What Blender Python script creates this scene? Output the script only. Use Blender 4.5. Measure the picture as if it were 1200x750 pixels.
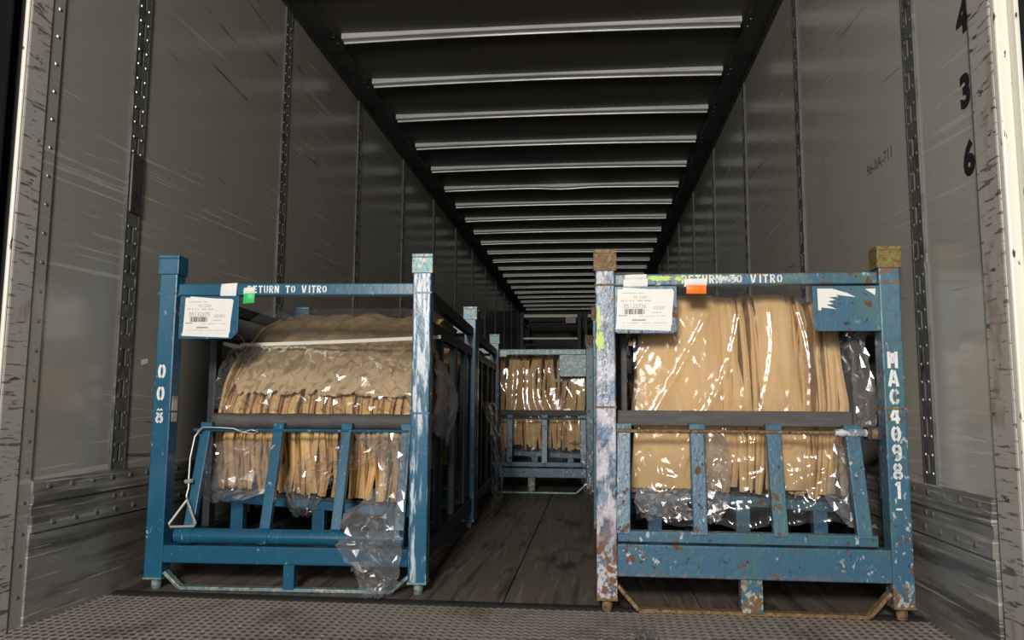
import bpy, math, random
from mathutils import Vector, Matrix, noise
R = math.radians
rnd = random.Random(7)
sc = bpy.context.scene
for o in list(bpy.data.objects): bpy.data.objects.remove(o)
COL = sc.collection

# ------------------------------------------------------------------ camera
F_PX, PITCH, YAW, ROLL = 911.5, 0.1113, 0.1030, 0.0062
CAM = Vector((0.2935, 0.0, 0.596))
cp, sp, cy, sy = math.cos(PITCH), math.sin(PITCH), math.cos(YAW), math.sin(YAW)
fwd = Vector((-sy*cp, cy*cp, sp)); rt = Vector((cy, sy, 0)); up = rt.cross(fwd)
r2 = rt*math.cos(ROLL)+up*math.sin(ROLL); u2 = up*math.cos(ROLL)-rt*math.sin(ROLL)
cd = bpy.data.cameras.new('camera'); cam = bpy.data.objects.new('camera', cd); COL.objects.link(cam)
cd.sensor_width = 36; cd.lens = F_PX/1200*36; cd.clip_start = .02
cam.matrix_world = Matrix(((r2.x, u2.x, -fwd.x, CAM.x), (r2.y, u2.y, -fwd.y, CAM.y), (r2.z, u2.z, -fwd.z, CAM.z), (0, 0, 0, 1)))
sc.camera = cam

# ------------------------------------------------------------------ world and lights
wd = bpy.data.worlds.new('world'); sc.world = wd; wd.use_nodes = True
wd.node_tree.nodes['Background'].inputs[0].default_value = (.92, .96, 1, 1)
wd.node_tree.nodes['Background'].inputs[1].default_value = .10
def area(name, loc, target, sx, sy_, power, color):
    l = bpy.data.lights.new(name, 'AREA'); l.shape = 'RECTANGLE'; l.size = sx; l.size_y = sy_; l.energy = power; l.color = color
    o = bpy.data.objects.new(name, l); COL.objects.link(o); o.location = loc
    o.rotation_euler = (Vector(target)-Vector(loc)).to_track_quat('-Z', 'Y').to_euler()
    return o
area('dock_lamp', (-0.12, -1.8, 1.75), (0.0, 4.0, .7), .6, .5, 165, (1, .93, .83))
area('dock_daylight', (-0.15, -4.2, 1.25), (0, 4, .9), 1.3, 1.5, 55, (.95, .97, 1))
vs = sc.view_settings
vs.view_transform = 'Standard'; vs.look = 'None'; vs.exposure = 0.1; vs.gamma = 1.0; vs.use_curve_mapping = False

# ------------------------------------------------------------------ materials
MATS = {}
def ramp(nt, src, lo, hi):
    n = nt.nodes.new('ShaderNodeMapRange'); n.interpolation_type = 'SMOOTHSTEP'
    if lo > hi: lo, hi = hi, lo; n.inputs['To Min'].default_value = 1; n.inputs['To Max'].default_value = 0
    n.inputs['From Min'].default_value = lo; n.inputs['From Max'].default_value = hi
    nt.links.new(src, n.inputs['Value']); return n.outputs['Result']
def noise_out(nt, scale, rot=(0, 0, 0), off=0.0, detail=5, rough=.6):
    tc = nt.nodes.new('ShaderNodeTexCoord'); src = tc.outputs['Object']
    m = nt.nodes.new('ShaderNodeMapping'); m.inputs['Rotation'].default_value = rot; m.inputs['Location'].default_value = (off, off*1.7, off*.6)
    nt.links.new(src, m.inputs['Vector'])
    m2 = nt.nodes.new('ShaderNodeMapping'); m2.inputs['Scale'].default_value = scale
    nt.links.new(m.outputs[0], m2.inputs['Vector'])
    n = nt.nodes.new('ShaderNodeTexNoise'); n.inputs['Scale'].default_value = 1; n.inputs['Detail'].default_value = detail; n.inputs['Roughness'].default_value = rough
    nt.links.new(m2.outputs[0], n.inputs['Vector']); return n.outputs['Fac']
def mul(nt, a, b):
    n = nt.nodes.new('ShaderNodeMath'); n.operation = 'MULTIPLY'; nt.links.new(a, n.inputs[0])
    if isinstance(b, float): n.inputs[1].default_value = b
    else: nt.links.new(b, n.inputs[1])
    return n.outputs[0]
def mat(name, base, rough=.5, metal=0.0, layers=(), bump=None, spec=.5, rough_var=None):
    """layers: dicts(c, s, lo, hi, k, rot, off, s2, lo2, hi2, rough)"""
    m = bpy.data.materials.new(name); m.use_nodes = True; nt = m.node_tree
    b = nt.nodes['Principled BSDF']
    b.inputs['Base Color'].default_value = (*base, 1); b.inputs['Roughness'].default_value = rough
    b.inputs['Metallic'].default_value = metal; b.inputs['Specular IOR Level'].default_value = spec
    cur = None; rcur = None
    for i, L in enumerate(layers):
        f = ramp(nt, noise_out(nt, L['s'], L.get('rot', (0, 0, 0)), L.get('off', i*3.1+.7), L.get('det', 5)), L['lo'], L['hi'])
        if 's2' in L:
            f = mul(nt, f, ramp(nt, noise_out(nt, L['s2'], L.get('rot2', (0, 0, 0)), L.get('off', i*3.1)+5.3, 3), L['lo2'], L['hi2']))
        if 'zr' in L:
            tc = nt.nodes.new('ShaderNodeTexCoord'); sx = nt.nodes.new('ShaderNodeSeparateXYZ'); nt.links.new(tc.outputs['Object'], sx.inputs[0])
            f = mul(nt, f, ramp(nt, sx.outputs['Z'], *L['zr']))
        f = mul(nt, f, float(L.get('k', 1)))
        mx = nt.nodes.new('ShaderNodeMix'); mx.data_type = 'RGBA'; nt.links.new(f, mx.inputs['Factor'])
        if cur: nt.links.new(cur, mx.inputs['A'])
        else: mx.inputs['A'].default_value = (*base, 1)
        mx.inputs['B'].default_value = (*L['c'], 1); cur = mx.outputs['Result']
        if 'rough' in L:
            mr = nt.nodes.new('ShaderNodeMix'); mr.data_type = 'FLOAT'; nt.links.new(f, mr.inputs['Factor'])
            if rcur: nt.links.new(rcur, mr.inputs['A'])
            else: mr.inputs['A'].default_value = rough
            mr.inputs['B'].default_value = L['rough']; rcur = mr.outputs['Result']
    if cur: nt.links.new(cur, b.inputs['Base Color'])
    if rcur: nt.links.new(rcur, b.inputs['Roughness'])
    if bump:
        bn = nt.nodes.new('ShaderNodeBump'); bn.inputs['Strength'].default_value = bump[1]; bn.inputs['Distance'].default_value = bump[2]
        nt.links.new(noise_out(nt, bump[0], bump[3] if len(bump) > 3 else (0, 0, 0), 2.2, 4), bn.inputs['Height'])
        nt.links.new(bn.outputs[0], b.inputs['Normal'])
    MATS[name] = m; return m
def film_mat(name, body=.07, gloss=.10, rough=.09):
    m = bpy.data.materials.new(name); m.use_nodes = True; nt = m.node_tree; nt.nodes.clear()
    out = nt.nodes.new('ShaderNodeOutputMaterial'); t = nt.nodes.new('ShaderNodeBsdfTransparent'); t.inputs[0].default_value = (.93, .92, .93, 1)
    d = nt.nodes.new('ShaderNodeBsdfDiffuse'); d.inputs[0].default_value = (.8, .8, .84, 1)
    g = nt.nodes.new('ShaderNodeBsdfGlossy'); g.inputs['Roughness'].default_value = rough; g.inputs[0].default_value = (1, 1, 1, 1)
    m1 = nt.nodes.new('ShaderNodeMixShader'); m1.inputs[0].default_value = body
    nt.links.new(t.outputs[0], m1.inputs[1]); nt.links.new(d.outputs[0], m1.inputs[2])
    fr = nt.nodes.new('ShaderNodeFresnel'); fr.inputs[0].default_value = 1.5
    ad = nt.nodes.new('ShaderNodeMath'); ad.operation = 'MULTIPLY_ADD'; ad.inputs[1].default_value = .35; ad.inputs[2].default_value = gloss; nt.links.new(fr.outputs[0], ad.inputs[0]); ad.use_clamp = True
    m2 = nt.nodes.new('ShaderNodeMixShader'); nt.links.new(ad.outputs[0], m2.inputs[0])
    nt.links.new(m1.outputs[0], m2.inputs[1]); nt.links.new(g.outputs[0], m2.inputs[2]); nt.links.new(m2.outputs[0], out.inputs[0])
    bn = nt.nodes.new('ShaderNodeBump'); bn.inputs['Strength'].default_value = .12; bn.inputs['Distance'].default_value = .006
    nt.links.new(noise_out(nt, (38, 38, 30), (0, 0, 0), 1.3, 3), bn.inputs['Height']); nt.links.new(bn.outputs[0], g.inputs['Normal'])
    MATS[name] = m; return m

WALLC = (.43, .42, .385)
def wall_layers(tilt):
    r1, r2 = (R(2*tilt), 0, 0), (R(-4*tilt), 0, 0)
    return (dict(c=(.30, .285, .25), s=(1, 1.1, .8), lo=.42, hi=.72, k=.55),
            dict(c=(.70, .69, .66), s=(3, .9, 60), lo=.575, hi=.625, k=.38, rot=r1, s2=(1, 1.1, 1.8), lo2=.46, hi2=.62, rough=.5),
            dict(c=(.66, .65, .62), s=(3, 1.6, 110), lo=.60, hi=.64, k=.34, rot=r2, s2=(1, .8, 1.2), lo2=.50, hi2=.64, rough=.5),
            dict(c=(.07, .06, .05), s=(3, .9, 45), lo=.625, hi=.665, k=.8, rot=r2, s2=(1, 1.7, 1.7), lo2=.48, hi2=.58),
            dict(c=(.30, .21, .08), s=(5, 4, 5), lo=.66, hi=.76, k=.5))
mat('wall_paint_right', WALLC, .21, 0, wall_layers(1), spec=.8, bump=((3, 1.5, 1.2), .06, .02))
mat('wall_paint_left', (.31, .30, .27), .21, 0, wall_layers(-1), spec=.8, bump=((3, 1.5, 1.2), .06, .02))  # same paint as the right wall, base darkened for its dimmer light
mat('post_steel', (.13, .13, .125), .5, .3, (dict(c=(.05, .05, .05), s=(30, 30, 12), lo=.5, hi=.65, k=.8), dict(c=(.42, .42, .42), s=(40, 60, 15), lo=.63, hi=.7, k=.7)))
mat('slot_dark', (.012, .012, .012), .8)
mat('rivet_steel', (.28, .28, .27), .35, .7)
mat('scuff_steel', (.26, .248, .23), .36, .15, (dict(c=(.06, .055, .05), s=(2, 1.4, 14), lo=.47, hi=.62, k=.75), dict(c=(.60, .58, .55), s=(3, 2.2, 120), lo=.58, hi=.63, k=.7), dict(c=(.06, .05, .04), s=(2, 1.2, 2.5), lo=.48, hi=.66, k=.6)), bump=((2, 3, 30), .12, .01))
mat('frame_white', (.42, .40, .37), .5, 0, (dict(c=(.10, .075, .05), s=(20, 12, 90), lo=.56, hi=.62, k=.85), dict(c=(.22, .17, .11), s=(6, 9, 4), lo=.56, hi=.70, k=.7), dict(c=(.04, .035, .03), s=(40, 14, 60), lo=.64, hi=.67, k=.9)))
mat('edge_white', (.78, .75, .67), .4, 0, (dict(c=(.08, .05, .03), s=(60, 60, 18), lo=.64, hi=.67),))
mat('seal_and_gap_black', (.006, .006, .007), .9)
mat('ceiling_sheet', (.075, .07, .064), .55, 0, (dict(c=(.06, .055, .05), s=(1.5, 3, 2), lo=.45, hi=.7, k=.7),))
mat('bow_metal', (.62, .64, .62), .35, .25, (dict(c=(.30, .31, .30), s=(2, 30, 60), lo=.5, hi=.65, k=.6),))
mat('rail_dark', (.055, .053, .05), .5, .2, (dict(c=(.03, .03, .03), s=(4, 6, 9), lo=.5, hi=.65),))
mat('floor_wood', (.13, .11, .09), .62, 0, (dict(c=(.035, .028, .022), s=(26, 1.6, 3), lo=.48, hi=.68, k=.8), dict(c=(.24, .21, .18), s=(45, 2.2, 3), lo=.54, hi=.66, k=.6), dict(c=(.02, .016, .012), s=(5, 2.6, 2), lo=.56, hi=.70, k=.8), dict(c=(.22, .20, .17), s=(70, 30, 8), lo=.72, hi=.77, k=.4)), bump=((60, 4, 4), .3, .01))
mat('tread_steel', (.185, .165, .145), .6, .1, (dict(c=(.10, .08, .062), s=(5, 4, 4), lo=.44, hi=.66, k=.8), dict(c=(.34, .315, .285), s=(120, 120, 30), lo=.56, hi=.68, k=.6)))
mat('tread_base', (.075, .062, .05), .7, 0, (dict(c=(.03, .025, .02), s=(5, 4, 4), lo=.44, hi=.66, k=.8),))
mat('ground_concrete', (.12, .12, .12), .9)
mat('blue_paint', (.010, .088, .165), .34, 0, (dict(c=(.014, .13, .225), s=(9, 9, 5), lo=.45, hi=.7, k=.6), dict(c=(.45, .55, .58), s=(90, 90, 40), lo=.63, hi=.66, k=.7, s2=(7, 7, 4), lo2=.48, hi2=.62), dict(c=(.16, .13, .10), s=(60, 60, 30), lo=.67, hi=.70, k=.7)), bump=((60, 60, 40), .12, .004))
mat('blue_paint_sheen_scuffed', (.018, .11, .205), .26, 0, (dict(c=(.66, .72, .76), s=(80, 80, 9), lo=.47, hi=.58, k=.8, s2=(14, 14, 2.5), lo2=.42, hi2=.54, rough=.3), dict(c=(.10, .07, .04), s=(70, 70, 30), lo=.64, hi=.68, k=.8)), bump=((60, 60, 40), .2, .004))  # white layer paints the post's sheen as well as scratches
OLD = (dict(c=(.055, .15, .165), s=(9, 9, 6), lo=.46, hi=.68, k=.8), dict(c=(.50, .55, .55), s=(60, 60, 40), lo=.61, hi=.65, k=.8, s2=(6, 6, 6), lo2=.46, hi2=.58), dict(c=(.13, .055, .02), s=(28, 28, 24), lo=.60, hi=.65, k=.95, rough=.8), dict(c=(.05, .025, .012), s=(70, 70, 50), lo=.63, hi=.66, k=.9, rough=.8),
       dict(c=(.17, .085, .03), s=(32, 32, 22), lo=.45, hi=.55, k=.9, rough=.8, zr=(.135, .07)), dict(c=(.40, .46, .40), s=(70, 70, 60), lo=.53, hi=.57, k=.8, zr=(.125, .06)), dict(c=(.22, .10, .03), s=(26, 40, 40), lo=.50, hi=.58, k=.85, rough=.8, zr=(.985, 1.004)), dict(c=(.16, .26, .12), s=(8, 8, 8), lo=.48, hi=.6, k=.6, zr=(.95, 1.0)))
mat('blue_paint_old', (.042, .125, .205), .38, 0, OLD, bump=((70, 70, 50), .3, .005))
mat('blue_paint_sheen_peeled', (.05, .095, .155), .33, 0, (dict(c=(.58, .56, .64), s=(30, 30, 12), lo=.40, hi=.56, k=.9, zr=(.82, .70)), dict(c=(.45, .44, .5), s=(40, 40, 20), lo=.56, hi=.62, k=.8), dict(c=(.10, .19, .32), s=(34, 34, 14), lo=.50, hi=.58, k=.8), dict(c=(.17, .07, .025), s=(34, 34, 24), lo=.42, hi=.52, k=.95, rough=.8, zr=(.32, .16)), dict(c=(.5, .5, .48), s=(60, 60, 50), lo=.53, hi=.57, k=.9, zr=(.26, .12)), dict(c=(.14, .06, .02), s=(40, 40, 26), lo=.62, hi=.66, k=.9)), bump=((70, 70, 50), .35, .006))  # whitish layer below the top paints the post's gloss; rust is wear
mat('rust', (.17, .10, .045), .75, 0, (dict(c=(.28, .20, .11), s=(60, 60, 60), lo=.45, hi=.65), dict(c=(.05, .03, .018), s=(90, 90, 90), lo=.55, hi=.68)), bump=((90, 90, 90), .5, .006))
mat('rust_olive', (.20, .17, .045), .7, 0, (dict(c=(.16, .08, .035), s=(70, 70, 70), lo=.48, hi=.6), dict(c=(.36, .33, .26), s=(110, 110, 110), lo=.58, hi=.68)), bump=((90, 90, 90), .5, .006))
mat('rack_dark', (.025, .033, .045), .5, .2, (dict(c=(.10, .09, .08), s=(25, 25, 20), lo=.58, hi=.70, k=.7),))
mat('pale_steel', (.62, .60, .50), .4, .2, (dict(c=(.25, .22, .15), s=(15, 15, 15), lo=.52, hi=.66, k=.7),))
mat('cap_steel', (.16, .27, .30), .45, .3, (dict(c=(.42, .40, .33), s=(50, 50, 50), lo=.5, hi=.6, k=.9), dict(c=(.12, .07, .03), s=(60, 60, 60), lo=.6, hi=.66, k=.8)), bump=((90, 90, 90), .4, .005))
mat('foam_grey', (.075, .073, .075), .75, 0, (dict(c=(.12, .118, .12), s=(10, 10, 60), lo=.45, hi=.7, k=.7),), bump=((60, 60, 60), .3, .004))
mat('foam_black', (.03, .032, .036), .7)
mat('kraft', (.74, .505, .225), .72, 0, (dict(c=(.62, .40, .17), s=(14, 3, 2), lo=.45, hi=.7, k=.7), dict(c=(.80, .60, .33), s=(30, 6, 4), lo=.5, hi=.7, k=.5)), bump=((40, 5, 5), .25, .006))
mat('kraft_dark', (.58, .375, .165), .75, 0, (dict(c=(.45, .27, .11), s=(14, 3, 2), lo=.45, hi=.7, k=.7),), bump=((40, 5, 5), .25, .006))
mat('kraft_cover', (.62, .47, .27), .42, 0, (dict(c=(.47, .345, .19), s=(5, 4, 4), lo=.42, hi=.62, k=.8), dict(c=(.62, .49, .31), s=(30, 12, 10), lo=.56, hi=.68, k=.5)), bump=((24, 9, 9), .7, .014))
mat('paper_white', (.80, .80, .77), .6)
mat('paper_label', (.82, .80, .76), .55, 0, (dict(c=(.66, .63, .58), s=(30, 30, 30), lo=.5, hi=.75, k=.5),))
mat('ink', (.05, .048, .05), .7); mat('ink_pale', (.36, .35, .35), .7); mat('ink_wall', (.012, .012, .012), .6); mat('ink_marker', (.09, .085, .07), .7)
mat('paint_white', (.80, .82, .82), .5, 0, (dict(c=(.30, .42, .50), s=(90, 90, 90), lo=.60, hi=.66, k=.7),))
mat('paint_white_worn', (.62, .62, .66), .5, 0, (dict(c=(.10, .16, .24), s=(60, 60, 60), lo=.48, hi=.56, k=.85),))
mat('tag_green', (.02, .56, .13), .45); mat('tag_orange', (.95, .20, .01), .45); mat('lime', (.52, .68, .14), .5)
mat('strap_white', (.74, .72, .66), .45); mat('cable_steel', (.52, .53, .52), .35, .5); mat('tape_tan', (.42, .34, .22), .7)
film_mat('film', .04, .05, .10); film_mat('film_top', .04, .06, .15); film_mat('film_thin', .03, .04, .12); film_mat('film_bag', .11, .16, .19)

# ------------------------------------------------------------------ mesh helpers
class MB:
    def __init__(s): s.v = []; s.f = []
    def box(s, x0, y0, z0, x1, y1, z1):
        b = len(s.v)
        s.v += [(x, y, z) for z in (z0, z1) for y in (y0, y1) for x in (x0, x1)]
        s.f += [tuple(b+i for i in q) for q in ((0, 2, 3, 1), (4, 5, 7, 6), (0, 1, 5, 4), (2, 6, 7, 3), (0, 4, 6, 2), (1, 3, 7, 5))]
        return s
    def bar(s, a, b, w, h, upv=(0, 0, 1)):
        a = Vector(a); b = Vector(b); d = (b-a).normalized(); x = d.cross(Vector(upv))
        if x.length < 1e-4: x = d.cross(Vector((0, 1, 0)))
        x.normalize(); y = x.cross(d); n = len(s.v)
        for p in (a, b):
            for i, j in ((-1, -1), (1, -1), (1, 1), (-1, 1)): s.v.append(tuple(p+x*(i*w/2)+y*(j*h/2)))
        s.f += [tuple(n+k for k in q) for q in ((3, 2, 1, 0), (4, 5, 6, 7), (0, 1, 5, 4), (1, 2, 6, 5), (2, 3, 7, 6), (3, 0, 4, 7))]
        return s
    def tube(s, pts, r, n=10, cap=True):
        pts = [Vector(p) for p in pts]; rs = r if isinstance(r, (list, tuple)) else [r]*len(pts); b = len(s.v); pu = None
        for i, p in enumerate(pts):
            d = (pts[min(i+1, len(pts)-1)]-pts[max(i-1, 0)]).normalized()
            if pu is None:
                pu = Vector((0, 0, 1)) if abs(d.z) < .9 else Vector((0, 1, 0))
            x = d.cross(pu).normalized(); y = x.cross(d).normalized(); pu = y
            for k in range(n):
                a = 2*math.pi*k/n; s.v.append(tuple(p+(x*math.cos(a)+y*math.sin(a))*rs[i]))
        for i in range(len(pts)-1):
            for k in range(n):
                s.f.append((b+i*n+k, b+i*n+(k+1) % n, b+(i+1)*n+(k+1) % n, b+(i+1)*n+k))
        if cap:
            s.f.append(tuple(b+k for k in range(n))[::-1]); s.f.append(tuple(b+(len(pts)-1)*n+k for k in range(n)))
        return s
    def prism(s, poly, y0, y1, ax='y'):
        b = len(s.v); n = len(poly)
        for y in (y0, y1):
            for (u, w) in poly: s.v.append((u, y, w) if ax == 'y' else ((y, u, w) if ax == 'x' else (u, w, y)))
        s.f.append(tuple(range(b, b+n))); s.f.append(tuple(range(b+2*n-1, b+n-1, -1)))
        for i in range(n): j = (i+1) % n; s.f.append((b+i, b+n+i, b+n+j, b+j))
        return s
    def grid(s, fn, nu, nv):
        b = len(s.v)
        for j in range(nv+1):
            for i in range(nu+1): s.v.append(tuple(fn(i/nu, j/nv)))
        for j in range(nv):
            for i in range(nu):
                k = b+j*(nu+1)+i; s.f.append((k, k+1, k+nu+2, k+nu+1))
        return s
    def mesh(s, name):
        m = bpy.data.meshes.new(name); m.from_pydata(s.v, [], s.f); m.update()
        import bmesh
        bm = bmesh.new(); bm.from_mesh(m); bmesh.ops.recalc_face_normals(bm, faces=bm.faces); bm.to_mesh(m); bm.free()
        return m
    def build(s, name, m, parent=None, bevel=0, smooth=False, origin=None, kind=None):
        if origin is not None: s.v = [(x-origin[0], y-origin[1], z-origin[2]) for x, y, z in s.v]
        me = s.mesh(name); return link(name, me, m, parent, bevel, smooth, kind)
def link(name, me, m, parent=None, bevel=0, smooth=False, kind=None):
    if not me.materials: me.materials.append(MATS[m] if isinstance(m, str) else m)
    o = bpy.data.objects.new(name, me); COL.objects.link(o)
    if parent: o.parent = parent
    if smooth: me.polygons.foreach_set('use_smooth', [True]*len(me.polygons))
    if bevel:
        md = o.modifiers.new('bevel', 'BEVEL'); md.width = bevel; md.segments = 2; md.limit_method = 'ANGLE'
    if kind: o['kind'] = kind
    return o
def tag(o, label, cat, group=None):
    o['label'] = label; o['category'] = cat
    if group: o['group'] = group
    return o
def thing(name, loc, label, cat, group=None, rz=0):
    o = bpy.data.objects.new(name, None); COL.objects.link(o); o.location = loc; o.rotation_euler.z = rz; o.empty_display_size = .1
    return tag(o, label, cat, group)
def struct(o): o['kind'] = 'structure'; return o
def text_mesh(txt, size, bold=0.0):
    c = bpy.data.curves.new('text', 'FONT'); c.body = txt; c.size = size; c.offset = bold; c.align_x = 'CENTER'; c.align_y = 'CENTER'; c.resolution_u = 3
    t = bpy.data.objects.new('text', c); COL.objects.link(t)
    me = bpy.data.meshes.new_from_object(t.evaluated_get(bpy.context.evaluated_depsgraph_get()))
    bpy.data.objects.remove(t); me.materials.clear(); return me

# stencil strokes: each glyph in a .6 x 1 box
def arc(cx, cy_, rx, ry, a0, a1, n=9): return [(cx+rx*math.cos(R(a0+(a1-a0)*i/n)), cy_+ry*math.sin(R(a0+(a1-a0)*i/n))) for i in range(n+1)]
OV = [arc(.3, .5, .21, .41, 105, 255), arc(.3, .5, .21, .41, -75, 75)]
GL = {'O': OV, '0': OV, 'E': [[(.1, 0), (.1, 1)], [(.24, .91), (.55, .91)], [(.24, .5), (.48, .5)], [(.24, .09), (.55, .09)]],
      'R': [[(.1, 0), (.1, 1)], [(.24, .91)]+arc(.3, .72, .2, .19, 80, -80)+[(.24, .53)], [(.3, .44), (.5, 0)]],
      'T': [[(.3, 0), (.3, .78)], [(.02, .91), (.58, .91)]], 'U': [[(.1, 1)]+arc(.3, .28, .2, .2, 180, 255), [(.5, 1)]+arc(.3, .28, .2, .2, 0, -75)],
      'N': [[(.08, 0), (.08, 1)], [(.2, .9), (.4, .1)], [(.52, 0), (.52, 1)]], 'V': [[(.05, 1), (.25, 0)], [(.55, 1), (.36, .05)]],
      'I': [[(.3, 0), (.3, 1)]], 'M': [[(.07, 0), (.07, 1)], [(.19, .9), (.3, .3)], [(.41, .9), (.33, .4)], [(.53, 0), (.53, 1)]],
      'A': [[(.04, 0), (.26, 1)], [(.56, 0), (.36, .95)], [(.2, .28), (.42, .28)]], 'C': [arc(.33, .5, .23, .41, 100, 260), arc(.33, .6, .2, .31, 75, 15), arc(.33, .4, .2, .31, -75, -15)],
      '4': [[(.42, 0), (.42, .95)], [(.3, .92), (.06, .35)], [(.06, .26), (.32, .26)], [(.5, .26), (.58, .26)]],
      '9': [arc(.3, .7, .2, .22, 100, 255), arc(.3, .7, .2, .22, -75, 75), [(.5, .6)]+arc(.3, .3, .2, .22, 0, -120)],
      '8': [arc(.3, .735, .17, .18, 108, 258), arc(.3, .735, .17, .18, -78, 72), arc(.3, .27, .2, .19, 102, 252), arc(.3, .27, .2, .19, -72, 78)],
      '1': [[(.32, 0), (.32, 1)], [(.14, .8), (.28, .93)]], '3': [arc(.28, .72, .19, .2, 140, -80), arc(.28, .28, .21, .2, 80, -140)], '-': [[(.1, .5), (.5, .5)]], ' ': []}
def strokes(mb, txt, x, y, z, h, wf=.6, th=.17, gap=.12, vertical=False, pitch=None, worn=0):
    """flat stencil letters in the plane y, from x rightward (or z downward)"""
    for ch in txt:
        for pl in GL[ch]:
            for a, b in zip(pl, pl[1:]):
                ax, az, bx, bz = a[0]/.6*wf*h, a[1]*h, b[0]/.6*wf*h, b[1]*h
                d = Vector((bx-ax, bz-az)); n = Vector((-d.y, d.x)).normalized()*th*h/2; e = d.normalized()*th*h*.08
                k = len(mb.v)
                mb.v += [(x+ax-e.x+n.x, y, z+az-e.y+n.y), (x+ax-e.x-n.x, y, z+az-e.y-n.y), (x+bx+e.x-n.x, y, z+bz+e.y-n.y), (x+bx+e.x+n.x, y, z+bz+e.y+n.y)]
                mb.f.append((k, k+1, k+2, k+3))
        if vertical: z -= pitch
        else: x += h*wf+gap*h if ch != 'I' else h*wf*.7+gap*h
    return mb

# ------------------------------------------------------------------ trailer shell
HW, H, Y0, Y1 = 1.25, 2.6485, 1.98, 16.9
FLOOR_Y = 2.45
fl = MB().box(-HW, Y0, -.16, HW, Y1, -.05).build('floor', 'rail_dark'); struct(fl)
seam = [-HW]+[.0174+.3*k for k in range(-4, 5)]+[HW]
for i in range(len(seam)-1):
    a, b = seam[i], seam[i+1]
    if b-a < .02: continue
    y = FLOOR_Y
    cuts = [y, y+2.6+rnd.random()*2.2, 8.5+rnd.random()*2, Y1]
    for c0, c1 in zip(cuts, cuts[1:]):
        dz = rnd.uniform(-.0015, .0015)
        MB().box(a+.0018, c0+.001, -.05, b-.0018, c1-.001, dz-.0015).build('floor_plank', 'floor_wood', fl, bevel=.002)
# tread plate at the rear sill
MB().box(-HW, FLOOR_Y-.032, -.05, HW, FLOOR_Y+.001, .0005).build('sill_gap_shade_strip', 'seal_and_gap_black', fl)  # black strip added to imitate the dark gap between plate and planks
tp = MB().box(-HW, 1.70, -.05, HW, FLOOR_Y-.0325, -.004).build('rear_sill_plate', 'tread_base', fl)
mb = MB(); pit = .030; per = .0125
for j in range(int(.72/pit)):
    yc = 1.72+j*pit
    if yc > FLOOR_Y-.048: continue
    n = int(2*HW/per); b = len(mb.v)
    for i in range(n+1):
        x = -HW+i*per; y = yc+(.006 if i % 2 else -.006)
        mb.v += [(x, y-.007, -.0042), (x, y, .0004), (x, y+.006, -.0042)]
    for i in range(n):
        k = b+i*3; mb.f += [(k, k+3, k+4, k+1), (k+1, k+4, k+5, k+2)]
mb.build('tread_ridges', 'tread_steel', tp, kind='stuff')
MB().box(-HW-.1, 1.60, -.32, HW+.1, 1.70, -.006).build('sill_beam', 'frame_white', fl, bevel=.006)
struct(MB().box(-9, -9, -1.2, 9, 1.6, -1.1).build('ground', 'ground_concrete'))

POST_H0, POST_H1 = .385, 2.62
def post_mesh():
    """logistics post lying in the YZ plane, front towards +X; y = -.04...04"""
    mb = MB(); w = .039; t = .006
    mb.box(-.01, -w, POST_H0, .0, w, POST_H1)
    mb.box(.0, -w, POST_H0, t+.001, -w+.006, POST_H1); mb.box(.0, w-.006, POST_H0, t+.001, w, POST_H1)
    z = POST_H0+.03; zs = POST_H0
    mb.box(0, -w+.006, POST_H0, t, -.007, POST_H1); mb.box(0, .007, POST_H0, t, w-.006, POST_H1)
    while z+.06 < POST_H1:
        mb.box(0, -.007, zs, t, .007, z); zs = z+.055; z += .103
    mb.box(0, -.007, zs, t, .007, POST_H1)
    return mb.mesh('logistics_post')
def dome(mb, c, nrm, r, n=6):
    nrm = Vector(nrm); a = nrm.orthogonal().normalized(); b = nrm.cross(a); c = Vector(c); k = len(mb.v)
    for rr, hh in ((r, 0), (r*.75, r*.45)):
        for i in range(n): t = 2*math.pi*i/n; mb.v.append(tuple(c+(a*math.cos(t)+b*math.sin(t))*rr+nrm*hh))
    for i in range(n): mb.f.append((k+i, k+(i+1) % n, k+n+(i+1) % n, k+n+i))
    mb.f.append(tuple(k+n+i for i in range(n)))
def post_rivets():
    mb = MB(); z = POST_H0+.03
    while z+.06 < POST_H1:
        for y in (-.022, .022):
            for dz in (.002, .053): dome(mb, (.006, y, z+dz), (1, 0, 0), .0058)
        z += .103
    return mb.mesh('post_rivets')
PM, PR, SLOT = post_mesh(), post_rivets(), None
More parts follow.
